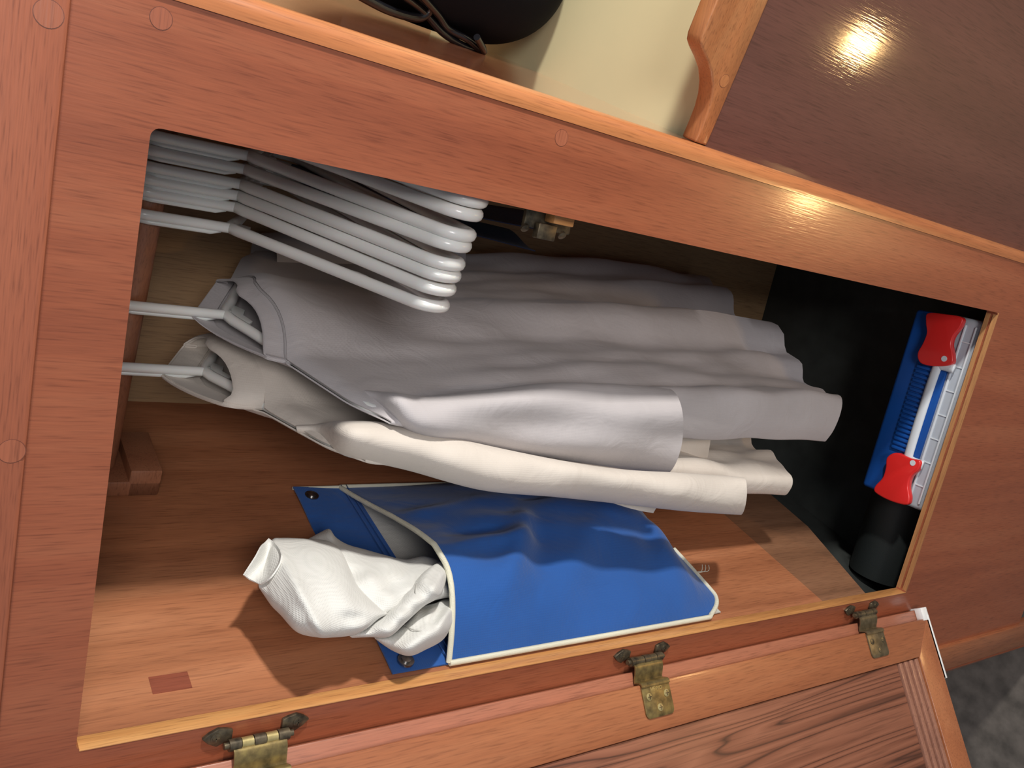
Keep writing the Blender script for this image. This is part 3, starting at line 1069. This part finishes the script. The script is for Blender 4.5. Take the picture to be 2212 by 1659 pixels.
# fold-over collar: stand and falling leaf
co, CR = collar('collar_stand', G2, N2, M['beige'], sh, lift=0.028, inward=0.008, smax=0.075)
top = CR[-1]
c0 = N2.copy()
rows = []
for k in range(9):
    t = k / 8
    row = []
    for p in top:
        d = p - c0
        d[2] = 0
        d /= np.linalg.norm(d) + 1e-9
        q = p + d * (0.001 + 0.007 * math.sin(min(t * 1.3, 1) * math.pi / 2)) + EZ * (0.003 * math.sin(t * math.pi) - 0.036 * t ** 1.4)
        row.append(q)
    rows.append(row)
shell('collar_leaf', np.array(rows), 0.0014, M['beige'], sh, closed_v=True)
st = [((640, 922), (644, 932), ysh(642, 927, N2, A2), 0.003), ((690, 918), (696, 954), ysh(693, 936, N2, A2) + 0.004, 0.014), ((750, 912), (756, 984), 0.090, 0.027), ((870, 920), (880, 1013), 0.082, 0.030), ((1040, 962), (1040, 1056), 0.065, 0.030),
      ((1200, 995), (1200, 1071), 0.055, 0.027), ((1340, 1016), (1340, 1086), 0.048, 0.024), ((1480, 1024), (1480, 1102), 0.044, 0.022), ((1606, 1033), (1600, 1110), 0.042, 0.020)]
GS = lobe_grid(st, ydep, 56, 48, -1.0, -0.7, 8, lambda x, y, t, ph: 0.0025 * math.sin(x / 55 - y / 20) + 0.0012 * math.sin(x / 21 + y / 30))
shell('sleeve', GS, 0.0012, M['beige'], sh, closed_v=True)
hem_lines('sleeve_stitching', GS, (51,), M['beigeseam'], sh)
hem_lines('armhole_seam', GS, (24,), M['beigeseam'], sh, 0.0007)
eb = np.array([math.cos(A2), math.sin(A2), 0])
sb = N2 + eb * 0.165
sp = [(sb + np.array([0, 0, -0.085]), 0.022, 0.028), (sb + np.array([-0.006, 0.006, -0.2]), 0.028, 0.028), (sb + np.array([-0.01, 0.0, -0.40]), 0.028, 0.024)]
sleeve('sleeve', sp, M['beige'], sh, seed=15)

for quad in ([(1296, 1062, 0.066), (1424, 1076, 0.066), (1414, 1110, 0.064), (1318, 1086, 0.064)], [(1440, 930, 0.118), (1532, 940, 0.118), (1524, 1032, 0.112), (1440, 1024, 0.112)]):
    q = [PY(*p) for p in quad]
    g = [[(1 - a) * ((1 - b) * q[0] + b * q[1]) + a * ((1 - b) * q[3] + b * q[2]) + EY * 0.003 * math.sin(5 * b + 2 * a) for b in np.linspace(0, 1, 12)] for a in np.linspace(0, 1, 8)]
    shell('inner_cuff', np.array(g), 0.0012, M['beige'], sh)

# navy cloth folded over the bar of a hanger, deep in the locker
hx = spots[4][0]
ha = math.radians(spots[4][1])
e = np.array([math.cos(ha), math.sin(ha), 0])
n = np.array([math.sin(ha), -math.cos(ha), 0])
nk = np.array([hx, rod_at(hx)[1] - 0.0195, ZC + spots[4][2]])
zb = -0.244 * 0.44
G = []
for t in np.linspace(-1, 1, 61):
    row = []
    for s in np.linspace(0.045, 0.165, 26):
        L = abs(t)
        side = 1 if t > 0 else -1
        z = zb + 0.0065 - (L - 0.03) * (0.27 if side > 0 else 0.25) if L > 0.03 else zb + 0.0065
        k = side * (0.0065 * min(1, L / 0.03) + 0.006 * L * (1 + 0.8 * math.sin(s * 60 + 1.5 * side)))
        row.append(nk + e * (s + 0.01 * L * math.sin(5 * L + side)) + n * k + EZ * z)
    G.append(row)
tag(shell('folded_trousers', np.array(G), 0.0012, M['navy']), 'dark navy cloth folded over a hanger bar deep in the locker', 'trousers')

# ================================================================== BLUE POUCH ON THE LEFT SIDE
# coordinates on the side panel: s along BY from the opening edge, z height, h away from the panel
def LW(s, z, h):
    return LP + BX * h + BY * s + EZ * (ZC + z)


pouch = empty('blue_pouch', LW(0.13, -0.79, 0.02), 'royal blue canvas pouch with cream piping snapped to the locker side', 'pouch')
S0, S1 = 0.006, 0.262
ZP0, ZP1 = -0.398, -0.768
# back sheet with the snap flap above
G = [[LW(s, z, 0.0022 + 0.004 * math.sin(8 * u) * (1 - v)) for s, u in ((S0 + (S1 - S0) * u, u) for u in np.linspace(0, 1, 24))]
     for z, v in ((-0.345 + (-0.412 + 0.345) * v, v) for v in np.linspace(0, 1, 10))]
flap = shell('snap_flap', np.array(G), 0.0016, M['bluebag'], pouch)
G = [[LW(s, z, 0.0026) for s in np.linspace(S0 + 0.004, S1 - 0.004, 6)] for z in np.linspace(-0.412, ZP1 + 0.01, 8)]
shell('back_lining', np.array(G), 0.0014, M['lining'], pouch)
for s in (0.0145, 0.247):
    c = LW(s, -0.360, 0.004)
    sn = disc('snap', c, BX, 0.0072, 0.002, M['snap'], pouch, 22)
    disc('snap_cap', c + BX * 0.0018, BX, 0.0042, 0.0016, M['snap'], sn, 18, 0.0012)


def bag_front(u, v):
    """u 0 front edge .. 1 rear edge, v 0 mouth .. 1 bottom"""
    s = S0 + (S1 - S0) * u
    round_ = 0.035 * max(0, (0.12 - u) / 0.12) ** 2 + 0.02 * max(0, (u - 0.88) / 0.12) ** 2
    zt = ZP0 - 0.008 * math.sin(math.pi * u)
    zb_ = ZP1 + round_ - 0.012 * u
    z = zt + (zb_ - zt) * v
    rise = 1 - (1 - min(u / 0.24, 1)) ** 2.2
    fall = 1 - smooth(0.30, 1.0, u)
    prof = rise * (0.25 * fall + 0.75 * min(1.0, (1 - u) / 0.68))
    mid = (math.sin(math.pi * u)) ** 0.7
    w = smooth(0.0, 0.55, v)
    h = 0.003 + 0.060 * ((1 - w) * prof + w * 0.93 * mid) * (1 - smooth(0.80, 1.02, v) * 0.93)

    def crease(u0, v0, du, dv, wid, amp):
        L = math.hypot(du, dv)
        a, b = (u - u0), (v - v0)
        q = max(0.0, min(1.0, (a * du + b * dv) / (L * L)))
        r2 = (a - q * du) ** 2 + (b - q * dv) ** 2
        return amp * math.exp(-r2 / (wid * wid)) * math.sin(math.pi * (0.12 + 0.76 * q))
    f = crease(0.12, 0.16, 0.50, 0.28, 0.045, 0.013) - crease(0.22, 0.30, 0.42, 0.14, 0.05, 0.008)
    f += crease(0.10, 0.34, 0.38, 0.30, 0.06, 0.008) - crease(0.55, 0.36, 0.22, 0.22, 0.06, 0.009)
    f += crease(0.30, 0.03, 0.05, 0.26, 0.04, 0.006) - crease(0.42, 0.05, 0.02, 0.22, 0.04, 0.006) + crease(0.62, 0.02, 0.05, 0.25, 0.05, 0.006)
    f += crease(0.35, 0.62, 0.35, 0.16, 0.06, 0.007) - crease(0.20, 0.72, 0.35, 0.14, 0.05, 0.006)
    f += 0.0012 * math.sin(31 * u + 17 * v) * math.sin(math.pi * u)
    return LW(s, z, h + f * (1 - smooth(0.86, 1, v)) * smooth(-0.02, 0.10, v))


US = np.linspace(0, 1, 110)
VS = np.linspace(0, 1, 110)
G = np.array([[bag_front(u, v) for u in US] for v in VS])
front = shell('front_panel', G, 0.0018, M['bluebag'], pouch)
# piping round the mouth, the front edge and the bottom
off = BX * 0.0008
tube('mouth_piping', [p + off for p in G[0]], 0.0026, M['piping'], pouch, 8)
edge = [p for p in G[:, 0]]
tube('edge_piping', [p + BX * 0.001 - BY * 0.0015 for p in edge] + [p - EZ * 0.001 for p in G[-1, 1:46]], 0.0026, M['piping'], pouch, 8)
tube('edge_piping', [p + BX * 0.001 + BY * 0.001 for p in G[:, -1]], 0.0022, M['piping'], pouch, 8)
tube('flap_piping', [LW(S1 + 0.0005, z, 0.0036) for z in np.linspace(-0.345, -0.400, 12)], 0.0018, M['piping'], pouch, 8)
bm = bmesh.new()
for zz_ in (-0.398, -0.404):
    add_tube(bm, [LW(s, zz_, 0.0052 + 0.002 * math.sin(9 * s)) for s in np.linspace(S0, S1, 40)], 0.0005, 5)
finish('stitch_line', bm, M['bluebag'], flap)
# frayed threads at the corner
q = G[-1, 26]
for k in range(3):
    a = q + BX * 0.002 * k
    tube('loose_thread', catmull([a, a + np.array([0.004, -0.004 * k, -0.008]), a + np.array([0.008, 0.006 - 0.004 * k, -0.014])], 8), 0.0004, M['piping'], pouch, 5)

# ================================================================== WHITE SACK STUFFED IN THE POUCH
sack = empty('white_sack', LW(0.08, -0.46, 0.03), 'crumpled white cloth sack stuffed in the blue pouch', 'sack')


def wallpix(zx, zy, h):
    return on_plane((500 + zx / 3.95, 1100 + zy / 3.95), LP + BX * h, BX)


def crumple(a, b, amp):
    return lambda x, y, t, ph: amp * (math.sin(x / a + y / b + 1) + 0.6 * math.sin(x / (a * 0.6) - y / (b * 0.8)) + 0.4 * math.sin(y / (b * 0.4) + x / (a * 2)))


st = [((228, 630), (236, 672), 0.052, 0.004), ((300, 400), (295, 760), 0.046, 0.016), ((345, 262), (345, 830), 0.042, 0.026), ((430, 244), (420, 905), 0.040, 0.034), ((580, 248), (560, 1050), 0.040, 0.040),
      ((740, 258), (740, 1095), 0.040, 0.042), ((850, 280), (860, 1095), 0.040, 0.040), ((950, 355), (980, 1085), 0.040, 0.038), ((1050, 560), (1080, 1062), 0.042, 0.032), ((1160, 715), (1170, 1010), 0.044, 0.026),
      ((1260, 828), (1260, 935), 0.048, 0.016), ((1330, 878), (1320, 905), 0.050, 0.006)]
closed_lobe('sack_lobe', lobe_grid(st, wallpix, 90, 72, 1.0, 0.8, 0, lambda x, y, t, ph: (0.004 * math.exp(-((x - 480 - 0.5 * (y - 500)) / 60) ** 2) - 0.006 * math.exp(-(((x - 1090) / 150) ** 2 + ((y - 930) / 60) ** 2)) - 0.004 * math.exp(-(((x - 640) / 120) ** 2 + ((y - 860) / 90) ** 2)) + 0.0014 * math.sin(x / 60 - y / 90)) * math.sin(math.pi * t) * (1 if math.sin(ph) > 0 else 0), sq=0.7), M['sack'], sack)
st = [((660, 250), (690, 300), 0.030, 0.004), ((760, 196), (790, 420), 0.028, 0.014), ((835, 168), (860, 560), 0.028, 0.022), ((890, 238), (940, 640), 0.030, 0.026), ((990, 300), (1040, 800), 0.032, 0.030),
      ((1150, 345), (1180, 900), 0.034, 0.032), ((1300, 388), (1330, 930), 0.034, 0.032), ((1480, 428), (1500, 860), 0.032, 0.030), ((1640, 402), (1660, 800), 0.030, 0.026), ((1800, 450), (1820, 760), 0.028, 0.020), ((1960, 560), (1960, 760), 0.026, 0.014)]
closed_lobe('sack_lobe', lobe_grid(st, wallpix, 80, 64, 1.0, 0.8, 0, crumple(75, 60, 0.0016), sq=0.8), M['sack'], sack)
st = [((1000, 1080), (1030, 1098), 0.034, 0.004), ((1140, 1008), (1180, 1092), 0.040, 0.012), ((1290, 903), (1345, 1088), 0.042, 0.019), ((1420, 772), (1490, 965), 0.046, 0.021), ((1540, 645), (1640, 830), 0.050, 0.021),
      ((1650, 528), (1775, 745), 0.056, 0.020), ((1760, 458), (1840, 600), 0.048, 0.014), ((1840, 440), (1900, 540), 0.036, 0.006)]
closed_lobe('twisted_band', lobe_grid(st, wallpix, 80, 56, 1.0, 0.9, 0, lambda x, y, t, ph: 0.0016 * math.sin(x / 26 + y / 40) * smooth(0.55, 0.8, t) + 0.0012 * math.sin(x / 50 - y / 33), sq=0.75), M['sack'], sack)
st = [((1212, 1083), (1225, 1106), 0.022, 0.004), ((1340, 1060), (1372, 1206), 0.017, 0.020), ((1470, 972), (1520, 1252), 0.014, 0.032), ((1600, 836), (1665, 1195), 0.015, 0.036), ((1740, 800), (1800, 1118), 0.016, 0.034),
      ((1850, 750), (1890, 1000), 0.017, 0.024), ((1960, 780), (1980, 930), 0.014, 0.010)]
closed_lobe('gathered_neck', lobe_grid(st, wallpix, 90, 72, 1.0, 0.3, 0, lambda x, y, t, ph: 0.0034 * math.sin(x / 24 + 2.2 * math.sin(y / 70)) * smooth(0.45, 0.6, t) * smooth(1060, 900, y) + 0.0022 * math.sin(x / 60 + y / 45), sq=0.75), M['sack'], sack)
# folded-in corner at the tip
fl = [[wallpix(108, 562, 0.060), wallpix(205, 415, 0.066), wallpix(262, 310, 0.066), wallpix(318, 246, 0.060)],
      [wallpix(150, 590, 0.056), wallpix(250, 480, 0.056), wallpix(315, 370, 0.057), wallpix(365, 285, 0.066)],
      [wallpix(195, 615, 0.056), wallpix(300, 545, 0.060), wallpix(370, 440, 0.064), wallpix(408, 340, 0.074)],
      [wallpix(240, 640, 0.060), wallpix(330, 580, 0.070), wallpix(405, 470, 0.077), wallpix(425, 390, 0.079)]]
shell('corner_fold', bicubic(fl, 24, 24), 0.0012, M['sack'], sack)
# drawstring seam
bm = bmesh.new()
seam = [wallpix(x, y, h) for x, y, h in ((1470, 985, 0.036), (1540, 1025, 0.047), (1640, 1045, 0.050), (1740, 1065, 0.044), (1830, 1050, 0.036))]
add_tube(bm, catmull(seam, 40), 0.0005, 5)
seam = [wallpix(x, y, h) for x, y, h in ((1575, 640, 0.066), (1570, 710, 0.071), (1590, 790, 0.064))]
add_tube(bm, catmull(seam, 20), 0.0005, 5)
finish('seam_stitching', bm, M['lining'], sack)

# ================================================================== ORGANISER BOX
ZX = ZC - 1.119
bxo = empty('organiser_box', (-0.143, 0.062, ZF), 'blue organiser box with a clear lid and two red latches behind the sill', 'box')
X0, X1 = -0.272, -0.016
abox('box_base', (X0, X1), (0.062, 0.106), (ZF + 0.001, ZX), M['blueplastic'], bxo, 0.005, 3)
abox('box_lid', (X0 - 0.003, X1 + 0.003), (0.0165, 0.0615), (ZF + 0.001, ZX - 0.004), M['frost'], bxo, 0.006, 3)['label'] = 'translucent frosted lid'
abox('box_divider', (X0 + 0.006, X1 - 0.006), (0.024, 0.052), (ZF + 0.004, ZX - 0.014), M['blueplastic'], bxo, 0.002)
# ridges on the lid
for y in (0.0225, 0.0365):
    abox('lid_ridge', (X0 + 0.006, X1 - 0.006), (y - 0.0012, y + 0.0012), (ZX - 0.006, ZX - 0.0018), M['frostwhite'], bxo, 0.0006)
for k in range(7):
    x = X0 + 0.03 + k * 0.033
    abox('lid_web', (x - 0.0007, x + 0.0007), (0.0235, 0.0355), (ZX - 0.006, ZX - 0.0028), M['frostwhite'], bxo)
# ribbed grip
gx0, gx1 = -0.207, -0.086
for k in range(19):
    x = gx0 + (gx1 - gx0) * (k + 0.5) / 19
    abox('grip_rib', (x - 0.0022, x + 0.0022), (0.056, 0.080), (ZX - 0.003, ZX + 0.0035), M['blueplastic'], bxo, 0.0012)
abox('grip_panel', (gx0 - 0.003, gx1 + 0.003), (0.0405, 0.083), (ZX - 0.006, ZX + 0.0008), M['blueplastic'], bxo, 0.001)
# handle loop
hp = [(gx1 + 0.006, 0.030), (gx1 + 0.006, 0.046), (gx1 - 0.001, 0.0525), (gx0 + 0.001, 0.0525), (gx0 - 0.006, 0.046), (gx0 - 0.006, 0.030)]
hc = catmull([(x, y, ZX + 0.004) for x, y in hp], 40)
bm = bmesh.new()
add_tube(bm, hc, 0.0062, 10, squash=0.55)
finish('handle', bm, M['frostwhite'], bxo)['label'] = 'milky white carrying handle'
# red latches, waisted outline traced on the top of the box
def latch(px, name='latch'):
    out = [PZ(x, y, ZX + 0.001) for x, y in px]
    o = prism(name, catmull(out, 60, True), EZ, 0.0105, M['red'], bxo, 0.0022, 3)
    return o


l1 = latch([(2012, 678), (2048, 680), (2085, 687), (2083, 706), (2068, 726), (2062, 745), (2066, 770), (2062, 788), (2030, 792), (1998, 786), (1990, 766), (2002, 742), (2010, 720), (2008, 698)])
l2 = latch([(1924, 988), (1944, 978), (1975, 990), (1996, 996), (1992, 1014), (1976, 1030), (1970, 1052), (1973, 1076), (1966, 1090), (1932, 1082), (1899, 1064), (1898, 1050), (1914, 1032), (1921, 1010)])
for (px, py), l in (((2040, 775), l1), ((1972, 1000), l2)):
    c = PZ(px, py, ZX + 0.0112)
    disc('latch_eye', c, EZ, 0.0038, 0.0008, M['frostwhite'], l, 14)

# black roll lying at the end of the box
ry, rz_, rr = 0.078, ZF + 0.0445, 0.0445
tag(tube('foam_roll', [(-0.405, ry, rz_), (-0.4035, ry, rz_), (-0.278, ry, rz_), (-0.2765, ry, rz_)], [rr * 0.9, rr, rr, rr * 0.9], M['foam'], None, 40), 'black foam roll lying beside the organiser box', 'roll')

# ================================================================== BLACK BAG ON THE CREAM SHELF
ctr = SP + BX * 0.0905 + BY * 0.365 + EZ * (ZS + 0.135)
bb = empty('black_bag', (ctr[0], ctr[1], ZS), 'rounded black bag with tangled cord on the cream shelf', 'bag')
bm = bmesh.new()
nu, nv = 40, 56
rows = []
for i in range(1, nu):
    th = math.pi * i / nu
    row = []
    for j in range(nv):
        ph = 2 * math.pi * j / nv
        sx = abs(math.sin(th)) ** 0.62
        cz = math.copysign(abs(math.cos(th)) ** 0.66, math.cos(th))
        wv = 1 + 0.02 * math.sin(3 * ph + 2 * th) + 0.012 * math.sin(5 * ph)
        row.append(bm.verts.new(Vector(ctr + BX * 0.0875 * sx * math.cos(ph) * wv + BY * 0.102 * sx * math.sin(ph) * wv + EZ * 0.1345 * cz)))
    rows.append(row)
for i in range(len(rows) - 1):
    for j in range(nv):
        bm.faces.new((rows[i][j], rows[i + 1][j], rows[i + 1][(j + 1) % nv], rows[i][(j + 1) % nv]))
bm.faces.new(rows[0][::-1])
bm.faces.new(rows[-1])
finish('bag_body', bm, M['black'], bb)
def cordpts(pix):
    return [PY(p[0], p[1], 0.325 - 1.4 * d) for p, d in pix]


for k, pix in enumerate(([((760, -20), 0.03), ((840, 22), 0.02), ((905, 38), 0.016), ((930, 15), 0.02), ((900, -15), 0.03)],
                         [((870, -10), 0.03), ((915, 25), 0.018), ((955, 70), 0.014), ((1000, 98), 0.012), ((1035, 108), 0.012)],
                         [((905, -15), 0.035), ((945, 30), 0.022), ((968, 62), 0.016), ((1010, 85), 0.018), ((1045, 112), 0.016), ((1030, 80), 0.03)])):
    tube('cord', catmull(cordpts(pix), 50), 0.0036 if k else 0.0046, M['cord'], bb, 10)
